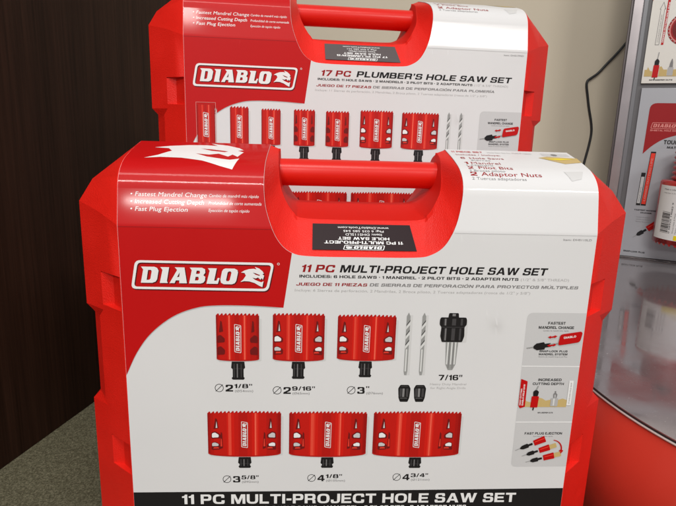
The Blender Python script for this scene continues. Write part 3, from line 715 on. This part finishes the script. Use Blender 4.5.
# sticker on the sloping lip of the handle pocket, printed to be read from behind
def lip_sticker(root, ground, rows, lw):
    t = Vector((0, .0200, .0233)).normalized(); nrm = Vector((0, -t.z, t.y))
    F = Flat(Vector((.0018, .0002, -.0204)) + nrm*.0010, (-1, 0, 0), -t, nrm)
    a = Art(); a.poly(ground, [(-.0388, -.0052), (.0378, -.0052), (.0378, -.0272), (-.0350, -.0272)], layer=0)
    logo(a, -.0155, -.0094, .031, layer=1, ink='white', shade=None, hs=.62)
    for s_, w, y, cap in rows: a.text('white', s_, -w/2, w/2, y, cap, bold=.025, layer=1)
    return a.build('sticker', F, root)
lip_sticker(case1, 'sticker', [('11 PC MULTI-PROJECT', .058, -.0128, .0024), ('HOLE SAW SET', .038, -.0161, .0023), ('Item: DHS11SLD', .027, -.0192, .0019), ('Pkg: 6 035 585 545', .030, -.0220, .0017), ('www.DiabloTools.com', .038, -.0249, .0018)], .031)

# =============================================================== rear case
def rear_title(W, lab):
    titles(W, lab, '17', "PLUMBER'S HOLE SAW SET", -.0407, -.0110, -.0048, .1575,
      'INCLUDES: 11 HOLE SAWS • 2 MANDRELS • 2 PILOT BITS • 2 ADAPTER NUTS', -.0436, .1165, '(1/2" & 5/8" THREAD)',
      'JUEGO DE 17 PIEZAS', -.0449, .0105, 'DE SIERRAS DE PERFORACIÓN PARA PLOMERÍA', .1407,
      'Incluye: 11 Sierras de perforación, 2 Mandriles, 2 Broca piloto, 2 Tuercas adaptadoras (rosca de 1/2" y 5/8")', .1330, 'Item: DHS17PSD')
    top_text(W, lab, [('red', '17 PIECE SET', .0745, .1000, .0890, .0040, .03), ('darkred', 'Includes / Incluye:', .0765, .1120, .0810, .0036, .01), ('darkred', '11 Hole Saws', .0780, .1120, .0715, .0042, .01),
      ('darkred', '2 Mandrels', .0785, .1060, .0600, .0045, .01), ('darkred', '2 Pilot Bits', .0790, .1130, .0515, .0042, .01), ('darkred', '2', .0790, .0840, .0430, .0042, .03), ('darkred', 'Adaptor Nuts', .0870, .1325, .0430, .0042, .01), ('grey', '2 Tuercas adaptadoras', .0795, .1200, .0390, .0026, 0)])
def rear_kit(W, lab):
    for q in ((-.1620, -.1446, -.0620), (-.1300, -.1118, -.0640), (-.0992, -.0802, -.0652), (-.0669, -.0456, -.0648), (-.0345, -.0108, -.0654), (.0008, .0348, -.0636), (.0442, .0832, -.0643)):
        hole_saw(W, lab, q[0], q[1], q[2], -.1010, -.1150, holes=q[1]-q[0] > .02)
    o = Art(); o.poly('pink', [(-.1629, -.1030), (-.1437, -.1030), (-.1437, -.0611), (-.1629, -.0611)], [(-.1625, -.1026), (-.1441, -.1026), (-.1441, -.0615), (-.1625, -.0615)], layer=3); o.build('picture_outline', W, lab)
    for u in (.0938, .1070): drill_bit(W, lab, u, -.0629, -.1120)
    for q in ((-.1500, -.0760), (-.0681, -.0106), (-.0063, .0605), (.0650, .1200)): hole_saw(W, lab, q[0], q[1], -.1472, -.1850, -.1960)
    for q in ((-.1620, -.1250, '3/4"', '(Ø19mm)'), (-.1300, -.1250, '7/8"', '(Ø22mm)'), (-.0990, -.1250, '1"', '(Ø25mm)')):
        pass
    t = Art(); t.poly('black', [(-.1726, -.2450), (.1726, -.2450), (.1726, -.2112), (0, -.2125), (-.1726, -.2130)], layer=1)
    t.text('white', "17 PC PLUMBER'S HOLE SAW SET", -.1352, .1340, -.2238, .0086, bold=.05, layer=2); t.build('title_band', W, lab)
case2 = thing('tool_case', "red plastic 17 piece plumber's hole saw case standing behind, raised higher", 'tool case', (.0109, .1894, .1525), .0749)
build_case(case2, 4.7, rear_title, rear_kit)
M['greysticker'] = mat('grey_sticker', rgb(86, 78, 78), rough=.4)
lip_sticker(case2, 'greysticker', [("17 PC PLUMBER'S", .052, -.0128, .0024), ('HOLE SAW SET', .038, -.0161, .0023), ('Item: DHS17PSD', .027, -.0192, .0019), ('Pkg: 6 035 585 551', .030, -.0220, .0017), ('www.DiabloTools.com', .038, -.0249, .0018)], .031)

# =============================================================== setting
def wood_mat():
    m = bpy.data.materials.new('dark_wood_laminate'); m.use_nodes = True; nt = m.node_tree; b = nt.nodes['Principled BSDF']
    tc = nt.nodes.new('ShaderNodeTexCoord'); mp = nt.nodes.new('ShaderNodeMapping'); mp.inputs['Scale'].default_value = (260, 260, 5)
    n = nt.nodes.new('ShaderNodeTexNoise'); n.inputs['Scale'].default_value = 1; n.inputs['Detail'].default_value = 6; n.inputs['Roughness'].default_value = .7
    mp2 = nt.nodes.new('ShaderNodeMapping'); mp2.inputs['Scale'].default_value = (22, 22, 1.2)
    n2 = nt.nodes.new('ShaderNodeTexNoise'); n2.inputs['Scale'].default_value = 1; n2.inputs['Detail'].default_value = 3
    nt.links.new(tc.outputs['Object'], mp.inputs['Vector']); nt.links.new(mp.outputs['Vector'], n.inputs['Vector'])
    nt.links.new(tc.outputs['Object'], mp2.inputs['Vector']); nt.links.new(mp2.outputs['Vector'], n2.inputs['Vector'])
    ad = nt.nodes.new('ShaderNodeMath'); ad.operation = 'MULTIPLY_ADD'; ad.inputs[1].default_value = .6
    nt.links.new(n.outputs['Fac'], ad.inputs[0]); 
    m3 = nt.nodes.new('ShaderNodeMath'); m3.operation = 'MULTIPLY'; m3.inputs[1].default_value = .4
    nt.links.new(n2.outputs['Fac'], m3.inputs[0]); nt.links.new(m3.outputs[0], ad.inputs[2])
    cr = nt.nodes.new('ShaderNodeValToRGB'); cr.color_ramp.elements[0].position = .36; cr.color_ramp.elements[0].color = (.0120, .0050, .0030, 1)
    cr.color_ramp.elements[1].position = .66; cr.color_ramp.elements[1].color = (.044, .0190, .0115, 1)
    nt.links.new(ad.outputs[0], cr.inputs['Fac']); nt.links.new(cr.outputs['Color'], b.inputs['Base Color'])
    b.inputs['Roughness'].default_value = .5; b.inputs['Specular IOR Level'].default_value = .12
    bp = nt.nodes.new('ShaderNodeBump'); bp.inputs['Strength'].default_value = .25; bp.inputs['Distance'].default_value = .0004
    nt.links.new(ad.outputs[0], bp.inputs['Height']); nt.links.new(bp.outputs['Normal'], b.inputs['Normal'])
    return m
def floor_mat():
    m = bpy.data.materials.new('speckled_carpet'); m.use_nodes = True; nt = m.node_tree; b = nt.nodes['Principled BSDF']
    tc = nt.nodes.new('ShaderNodeTexCoord')
    n = nt.nodes.new('ShaderNodeTexNoise'); n.inputs['Scale'].default_value = 520; n.inputs['Detail'].default_value = 5; n.inputs['Roughness'].default_value = .75
    nt.links.new(tc.outputs['Object'], n.inputs['Vector'])
    cr = nt.nodes.new('ShaderNodeValToRGB'); e = cr.color_ramp.elements; e[0].position = .33; e[0].color = (.058, .052, .030, 1); e[1].position = .68; e[1].color = (.33, .31, .21, 1)
    x = e.new(.5); x.color = (.145, .135, .085, 1)
    nt.links.new(n.outputs['Fac'], cr.inputs['Fac']); nt.links.new(cr.outputs['Color'], b.inputs['Base Color'])
    b.inputs['Roughness'].default_value = .95; b.inputs['Specular IOR Level'].default_value = .1
    bp = nt.nodes.new('ShaderNodeBump'); bp.inputs['Strength'].default_value = .9; bp.inputs['Distance'].default_value = .002
    nt.links.new(n.outputs['Fac'], bp.inputs['Height']); nt.links.new(bp.outputs['Normal'], b.inputs['Normal'])
    return m
bm = bmesh.new(); bmesh.ops.create_grid(bm, x_segments=2, y_segments=2, size=4, matrix=Matrix.Translation((0, 0, -.3355)))
tag(bm_obj('floor', bm, floor_mat()), 'grey green speckled carpet floor', kind='structure')
bm = bmesh.new(); box(bm, -1.2, 3, .852, .95, -.3365, 2.0)
tag(bm_obj('wall', bm, mat('painted_wall', rgb(198, 187, 167), .75, var=.03, var_scale=3, bump=.12, bump_scale=260, bump_dist=.0004)), 'plain beige painted wall', kind='structure')
# dark laminate shelf side running back to the wall on the left
bm = bmesh.new(); A = Vector((-.3986, .2082)); D = Vector((.2737, .9618)).normalized(); Np = Vector((-D.y, D.x))
A0 = A - D*1.3; A1 = A + D*((.850-A.y)/D.y - .004)
P = [A0, A1, A1 + Np*.035, A0 + Np*.035]
lo = [bm.verts.new((p.x, p.y, -.3355)) for p in P]; hi = [bm.verts.new((p.x, p.y, 1.1)) for p in P]
bm.faces.new(lo); bm.faces.new(hi)
for i in range(4): bm.faces.new((lo[i], lo[(i+1) % 4], hi[(i+1) % 4], hi[i]))
tag(bm_obj('shelf_side_panel', bm, wood_mat(), bevel=.0012), 'dark brown wood grain shelving side panel standing on the carpet at left', 'shelf panel')

# low riser the rear case stands on
rz = thing('display_riser', 'low dark riser hidden behind the front case, carrying the rear case', 'riser', (.0109, .1894, -.3355), .0749)
bm = bmesh.new(); box(bm, -.17, .17, .004, .126, .1472, .1532); bm_obj('top_board', bm, mat('riser_board', (.03, .03, .032, 1), .5, var=.1), rz, bevel=.001)
for sx in (-1, 1):
    bm = bmesh.new(); box(bm, sx*.16-.006, sx*.16+.006, .008, .122, 0, .1472); bm_obj('side_board', bm, bpy.data.materials['riser_board'], rz, bevel=.001)

# cable on the wall
bm = bmesh.new()
tube(bm, catmull([(.74, .846, .50), (.70, .8465, .37), (.664, .8475, .300), (.631, .8475, .253), (.606, .8475, .224), (.588, .8475, .203), (.574, .8470, .1925), (.5665, .847, .186), (.5660, .847, .176), (.5705, .8475, .158), (.5775, .8475, .130), (.587, .8475, .098), (.5905, .8475, .074), (.588, .8475, .045), (.583, .8475, .012), (.578, .8475, -.03), (.58, .8475, -.12), (.60, .847, -.22), (.61, .842, -.3325)], 6), .0026, 10)
tag(bm_obj('power_cable', bm, mat('black_rubber', (.012, .012, .013, 1), .45), smooth=True), 'thin black cable running down the beige wall beside the display', 'cable')

# round fronted counter
cc, cR = Vector((.5426, .112)), .300
def counter_outline(r, n=72):
    P = [(cc.x + r*math.cos(t), cc.y + r*math.sin(t)) for t in [math.pi + math.pi*k/n for k in range(n+1)]]
    return P + [(cc.x + r, .846), (cc.x - r, .846)]
def slab(bm, r, z0, z1, mi=0):
    P = counter_outline(r); lo = [bm.verts.new((x, y, z0)) for x, y in P]; hi = [bm.verts.new((x, y, z1)) for x, y in P]
    bm.faces.new(lo[::-1]).material_index = mi; bm.faces.new(hi).material_index = mi; n = len(P)
    for i in range(n):
        f = bm.faces.new((lo[i], lo[(i+1) % n], hi[(i+1) % n], hi[i])); f.material_index = mi; f.smooth = i < 72
ct = thing('display_counter', 'round fronted red display counter with a glossy grey top', 'counter', (0, 0, 0))
bm = bmesh.new(); slab(bm, .2992, -.3355, -.1748); bm_obj('body', bm, mat('red_counter_laminate', (.56, .045, .026, 1), .33, var=.06, var_scale=9, coat=.2), ct)
bm = bmesh.new(); slab(bm, .3004, -.1748, -.1732); bm_obj('edge_strip', bm, mat('white_edge_strip', (.62, .58, .55, 1), .3), ct)
bm = bmesh.new(); slab(bm, .2990, -.1732, -.1712); bm_obj('gasket', bm, mat('black_gasket', (.012, .012, .012, 1), .5), ct)
def top_mat():
    m = bpy.data.materials.new('glossy_grey_acrylic'); m.use_nodes = True; nt = m.node_tree; b = nt.nodes['Principled BSDF']
    tc = nt.nodes.new('ShaderNodeTexCoord'); n = nt.nodes.new('ShaderNodeTexNoise'); n.inputs['Scale'].default_value = 26; n.inputs['Detail'].default_value = 6; n.inputs['Roughness'].default_value = .6
    nt.links.new(tc.outputs['Object'], n.inputs['Vector'])
    mr = nt.nodes.new('ShaderNodeMapRange'); mr.inputs['From Min'].default_value = .35; mr.inputs['From Max'].default_value = .7; mr.inputs['To Min'].default_value = .04; mr.inputs['To Max'].default_value = .15
    nt.links.new(n.outputs['Fac'], mr.inputs['Value']); nt.links.new(mr.outputs['Result'], b.inputs['Roughness'])
    v = nt.nodes.new('ShaderNodeTexNoise'); v.inputs['Scale'].default_value = 330; v.inputs['Detail'].default_value = 2
    nt.links.new(tc.outputs['Object'], v.inputs['Vector'])
    cr = nt.nodes.new('ShaderNodeValToRGB'); cr.color_ramp.elements[0].position = .68; cr.color_ramp.elements[0].color = (.30, .27, .28, 1); cr.color_ramp.elements[1].position = .76; cr.color_ramp.elements[1].color = (.5, .49, .48, 1)
    nt.links.new(v.outputs['Fac'], cr.inputs['Fac']); nt.links.new(cr.outputs['Color'], b.inputs['Base Color'])
    b.inputs['Metallic'].default_value = .62
    return m
bm = bmesh.new(); slab(bm, .2996, -.1712, -.1700); bm_obj('counter_top', bm, top_mat(), ct, bevel=.0003)

# display stand on the counter
O = Vector((.6073, .6708, -.1700)); Da = Vector((.88, -.475, 0)).normalized(); Dn = Vector((-Da.y*-1, Da.x*-1, 0)); Dn = Vector((Da.y, -Da.x, 0))
rot = math.atan2(Da.y, Da.x)
ds = thing('display_stand', 'tall metal framed display stand holding printed cards on the counter', 'display stand', O, rot)
# local frame of the stand: x along the face, -y towards the viewer
bm = bmesh.new(); box(bm, -.030, .36, .0045, .016, 0, .66); bm_obj('back_panel', bm, mat('dark_grey_panel', rgb(96, 94, 96), .4, var=.04), ds, bevel=.001)
pm = mat('satin_metal_post', (.42, .38, .385, 1), .22, metal=.75, var=.05, var_scale=12)
bm = bmesh.new(); box(bm, -.0515, -.034, -.012, .020, 0, .66); bm_obj('side_post', bm, pm, ds, bevel=.0015)
bm = bmesh.new(); box(bm, -.0555, -.0517, -.016, .022, 0, .66); bm_obj('post_edge', bm, mat('dark_edge_metal', (.10, .085, .085, 1), .35, metal=.5), ds, bevel=.0008)
bm = bmesh.new(); box(bm, -.0338, -.0262, -.006, .018, 0, .66); bm_obj('post_flange', bm, mat('grey_flange', (.17, .17, .18, 1), .35, metal=.3), ds, bevel=.0008)
bm = bmesh.new(); box(bm, -.026, .36, -.0040, .0040, 0, .0035); bm_obj('foot_rail', bm, bpy.data.materials['dark_edge_metal'], ds, bevel=.0005)
board = mat('card_stock', rgb(166, 167, 172), .35, coat=.2); boardw = mat('white_card_stock', rgb(216, 212, 204), .35, coat=.2)
# lower card
bm = bmesh.new(); box(bm, -.0172, .30, -.0005, .0040, .0040, .3310); lc = bm_obj('lower_card', bm, board, ds, bevel=.0004)
FL = Flat((0, -.0009, 0), (1, 0, 0), (0, 0, 1), (0, -1, 0))
a = Art()
redp = fillet([(.0005, .2080), (.0012, .3035), (.2950, .3035), (.2950, .2360), (.12, .2500), (.060, .2480), (.030, .2370), (.012, .2220)], [.0005, .012, .012, .01, .02, .02, .02, .01])
a.poly('darkred', redp, layer=0)
logo(a, .0072, .2560, .0560, layer=1, ink='pink', shade=None)
a.text('pink', 'BI-METAL HOLE SAWS', .0075, .058, .2515, .0032, bold=.02, layer=1)
a.build('card_heading', FL, lc); a = Art()
a.text('black', 'TOUGH', .0330, .0640, .2280, .0075, bold=.05, layer=1); a.text('black', 'MATERIALS', .0400, .0800, .2200, .0040, bold=.04, layer=1)
a.poly('black', [(.0020, .1080), (.0096, .1080), (.0110, .1720), (.0036, .1720)], layer=1); a.poly('pgrey', [(.0030, .1120), (.0085, .1120), (.0098, .1640), (.0044, .1640)], layer=2); a.text('grey', 'WOOD METAL', .0070, .0370, .1150, .0022, rot=89, layer=3)
a.poly('black', [(.0103, .1080), (.0192, .1080), (.0232, .2130), (.0144, .2130)], layer=1); a.poly('sawmid', [(.0112, .1110), (.0184, .1110), (.0223, .2100), (.0153, .2100)], layer=2); a.text('pink', 'LONGER CUTTING LIFE', .0168, .1000, .1170, .0030, bold=.02, rot=88, layer=3)
a.build('blade_pictures', FL, lc); a = Art()
a.text('black', 'FASTEST MANDREL', .0010, .0420, .0975, .0026, bold=.03, layer=1); a.text('black', 'CHANGE', .012, .032, .0925, .0026, bold=.03, layer=1)
for k in range(3): a.text('grey', 'Cambio de mandril', .006, .030, .0840-k*.0045, .0016, layer=1)
a.build('card_text', FL, lc); a = Art(); small_tool(a, .0050, .0430, .054, 40, layer=2); a.build('tool_picture', FL, lc); a = Art()
a.text('black', 'SNAP-LOCK PLUS', -.0080, .0300, .0128, .0030, bold=.03, layer=1)
a.build('card_caption', FL, lc)
# upper card
bm = bmesh.new(); box(bm, -.0200, .30, -.0018, .0040, .3395, .60); uc = bm_obj('upper_card', bm, boardw, ds, bevel=.0004)
FU = Flat((0, -.0022, 0), (1, 0, 0), (0, 0, 1), (0, -1, 0))
a = Art()
a.poly('red', [(-.0197, .5990), (-.0197, .4850), (-.0150, .4960), (-.0040, .5060), (.02, .5110), (.29, .5150), (.29, .5990)], layer=0)
a.poly('grey', [(-.0062, .4080), (.0006, .4080), (.0016, .4700), (.0036, .4700), (-.0014, .4830), (-.0066, .4700), (-.0050, .4700)], [(-.0055, .4087), (-.0001, .4087), (.0010, .4707), (.0024, .4707), (-.0014, .4815), (-.0055, .4707), (-.0044, .4707)], layer=1)
a.text('lgrey', 'STANDARD HOLE SAW', -.0014, .0466, .4130, .0022, rot=89, layer=1)
a.poly('red', [(.0036, .4080), (.0074, .4080), (.0094, .4950), (.0050, .4950)], layer=1); a.text('white', 'DEEPER CUTTING HOLE SAW', .0066, .0766, .4120, .0024, bold=.02, rot=88, layer=2)
W_ = [(-.0170, .3520), (-.0170, .3640), (-.0130, .3640), (-.0120, .3690), (-.0080, .3620), (-.0040, .3610), (-.0040, .3530), (.0070, .3530), (.0070, .3690), (.0100, .3700), (.0140, .3640), (.0200, .3640), (.0200, .3540), (.0300, .3540), (.0300, .3640), (.0600, .3660), (.0600, .3520)]
a.poly('wood', W_, layer=1)
a.poly('red', fillet([(-.0038, .3500), (.0058, .3500), (.0064, .3720), (-.0032, .3720)], .001), layer=3); a.poly('black', fillet([(-.0022, .3720), (.0052, .3720), (.0056, .3790), (.0030, .3830), (.0004, .3830), (-.0022, .3790)], .0008), layer=3); a.line('steel', (.0018, .3830), (.0030, .3950), .0014, layer=3); a.line('black', (.0012, .3500), (.0010, .3455), .0016, layer=3)
a.poly('lgrey', fillet([(.0205, .3530), (.0295, .3530), (.0300, .3680), (.0210, .3680)], .001), layer=3); a.poly('grey', [(.0225, .3680), (.0235, .3760), (.0255, .3830), (.0265, .3830), (.0280, .3760), (.0285, .3680)], layer=3)
a.text('black', '65% DEEPER CUTS', -.0070, .0310, .3445, .0020, bold=.03, layer=1)
a.disc('darkred', .0400, .4350, .0290, layer=1); a.disc('pink', .0400, .4350, .0265, layer=2, hole=.002); a.disc('hole', .0400, .4350, .0215, layer=2)
for k in range(26):
    t = k*math.pi/13; a.disc('lgrey', .04 + .0275*math.cos(t), .435 + .0275*math.sin(t), .0009, layer=4)
a.build('card_print', FU, uc)
# hook
bm = bmesh.new(); tube(bm, [(.082, .004, .262), (.082, -.055, .262), (.082, -.060, .267)], .0017, 8); bm_obj('peg_hook', bm, mat('zinc_wire', (.55, .55, .55, 1), .3, metal=.9), ds, smooth=True)

# hole saw hanging on the hook
hp = thing('hanging_hole_saw', 'red hole saw with barcode label hanging in front of the lower card', 'hole saw', O + Da*.0935 - Vector((-Da.y, Da.x, 0))*.060 + Vector((0, 0, .049)), rot)
HR = .060
def lathe(bm, prof_, n=64, mi=0):
    rings = [[bm.verts.new((r*math.cos(k*2*math.pi/n), r*math.sin(k*2*math.pi/n), z)) for k in range(n)] for r, z in prof_]
    for A_, B_ in zip(rings, rings[1:]):
        for k in range(n):
            f = bm.faces.new((A_[k], A_[(k+1) % n], B_[(k+1) % n], B_[k])); f.smooth = True; f.material_index = mi
    return rings
bm = bmesh.new(); n = 72
R_ = lathe(bm, [(HR-.002, .004), (HR-.002, .112), (.004, .113)], n)
R2_ = lathe(bm, [(HR, .004), (HR, .112), (HR-.002, .1155), (.012, .1165)], n)
for k in range(n):                                     # teeth
    a0, a1 = R2_[0][k], R2_[0][(k+1) % n]
    if k % 2 == 0:
        for q in ((HR, a0, a1), (HR-.002, R_[0][k], R_[0][(k+1) % n])):
            t = (k+.8)*2*math.pi/n; bm.faces.new((q[1], q[2], bm.verts.new((q[0]*math.cos(t), q[0]*math.sin(t), .0))))
    bm.faces.new((R_[0][k], R_[0][(k+1) % n], a1, a0))
M['sawpaint'] = mat('red_saw_paint', (.42, .012, .012, 1), .3, coat=.4, var=.08, var_scale=30)
bm_obj('saw_cup', bm, M['sawpaint'], hp)
bm = bmesh.new(); pr_ = [(.040, .1165)]
for k in range(6): pr_ += [(.043, .118+k*.009), (.0450, .1205+k*.009), (.043, .123+k*.009), (.0395, .125+k*.009)]
lathe(bm, pr_ + [(.010, .171)]); bm_obj('ribbed_collar', bm, M['sawpaint'], hp)
bm = bmesh.new(); lathe(bm, [(.012, .168), (.012, .180), (.015, .182), (.015, .192), (.008, .197), (.003, .201), (.001, .2045)]); bm_obj('arbor', bm, mat('blackened_steel', (.02, .02, .022, 1), .35, metal=.6), hp)
RS = Round((0, 0, 0), HR + .0003, math.radians(270))
a = Art(); a.rect('white', -.0810, .020, .012, .108, layer=0)
x = .0; rr = random.Random(3)
y = .024
while y < .062:
    w = rr.choice((.0006, .0009, .0014)); a.rect('black', -.0620, -.0450, y, y+w, layer=1); y += w + rr.choice((.0006, .0010, .0014))
a.text('black', '0 08925 14682 9', -.0415, .0135, .024, .0028, bold=.01, rot=90, layer=1)
a.text('black', 'Made in USA', -.0660, -.0400, .100, .0026, bold=.02, layer=1); a.text('grey', 'Hole Saw 2-3/4"', -.0660, -.0380, .094, .0020, layer=1)
for k, t in enumerate(('Wood, Nails & Metal', 'Madera, clavos y metal', 'Bois, clous et métal')): a.text('black', t, -.0165+k*.0045, .0200+k*.0, .0245, .0024, rot=90, bold=.01, layer=1) if False else a.text('grey', t, -.0350+k*.0050, -.0350+k*.0050+.036, .0245, .0024, rot=90, layer=1)
a.rect('yellow', -.0330, .012, .0130, .0215, layer=2)
a.build('paper_label', RS, hp)

# ------------------------------------------------------------------ light
def area(name, loc, sx, sy, power, rot=(0, 0, 0), col=(1, .97, .93)):
    l = bpy.data.lights.new(name, 'AREA'); l.shape = 'RECTANGLE'; l.size = sx; l.size_y = sy; l.energy = power; l.color = col
    o = bpy.data.objects.new(name, l); COL.objects.link(o); o.location = loc; o.rotation_euler = rot; return o
area('ceiling_light', (-.3, -.75, 1.75), 1.2, .25, 16)
area('ceiling_light', (-.95, -2.7, 2.07), 1.25, .16, 56, rot=(math.radians(30), 0, 0))
area('ceiling_light', (1.7, -2.7, 2.07), 1.25, .16, 46, rot=(math.radians(30), 0, 0))
area('ceiling_light', (-1.68, -6.4, 1.775), 1.3, .05, 66, rot=(math.radians(40), 0, 0))
w = bpy.data.worlds.new('World'); S.world = w; w.use_nodes = True
bg = w.node_tree.nodes['Background']; bg.inputs['Color'].default_value = (.93, .95, 1, 1); bg.inputs['Strength'].default_value = .40

# ------------------------------------------------------------------ camera
cam = bpy.data.cameras.new('camera'); co = bpy.data.objects.new('camera', cam); COL.objects.link(co)
Rv = Vector((.99841139, -.04831699, .02898567)); Uv = Vector((-.01747167, .22359356, .97452586)); Fv = Vector((.05356717, .97348415, -.22239418))
co.matrix_world = Matrix(((Rv.x, Uv.x, -Fv.x, -.03870733), (Rv.y, Uv.y, -Fv.y, -.38705795), (Rv.z, Uv.z, -Fv.z, .07093754), (0, 0, 0, 1)))
cam.sensor_width = 36; cam.lens = 550/676*36; cam.clip_start = .01; cam.clip_end = 50
cam.dof.use_dof = False
S.camera = co
S.view_settings.view_transform = 'Standard'; S.view_settings.look = 'None'; S.view_settings.exposure = 0; S.view_settings.gamma = 1
S.cycles.max_bounces = 6
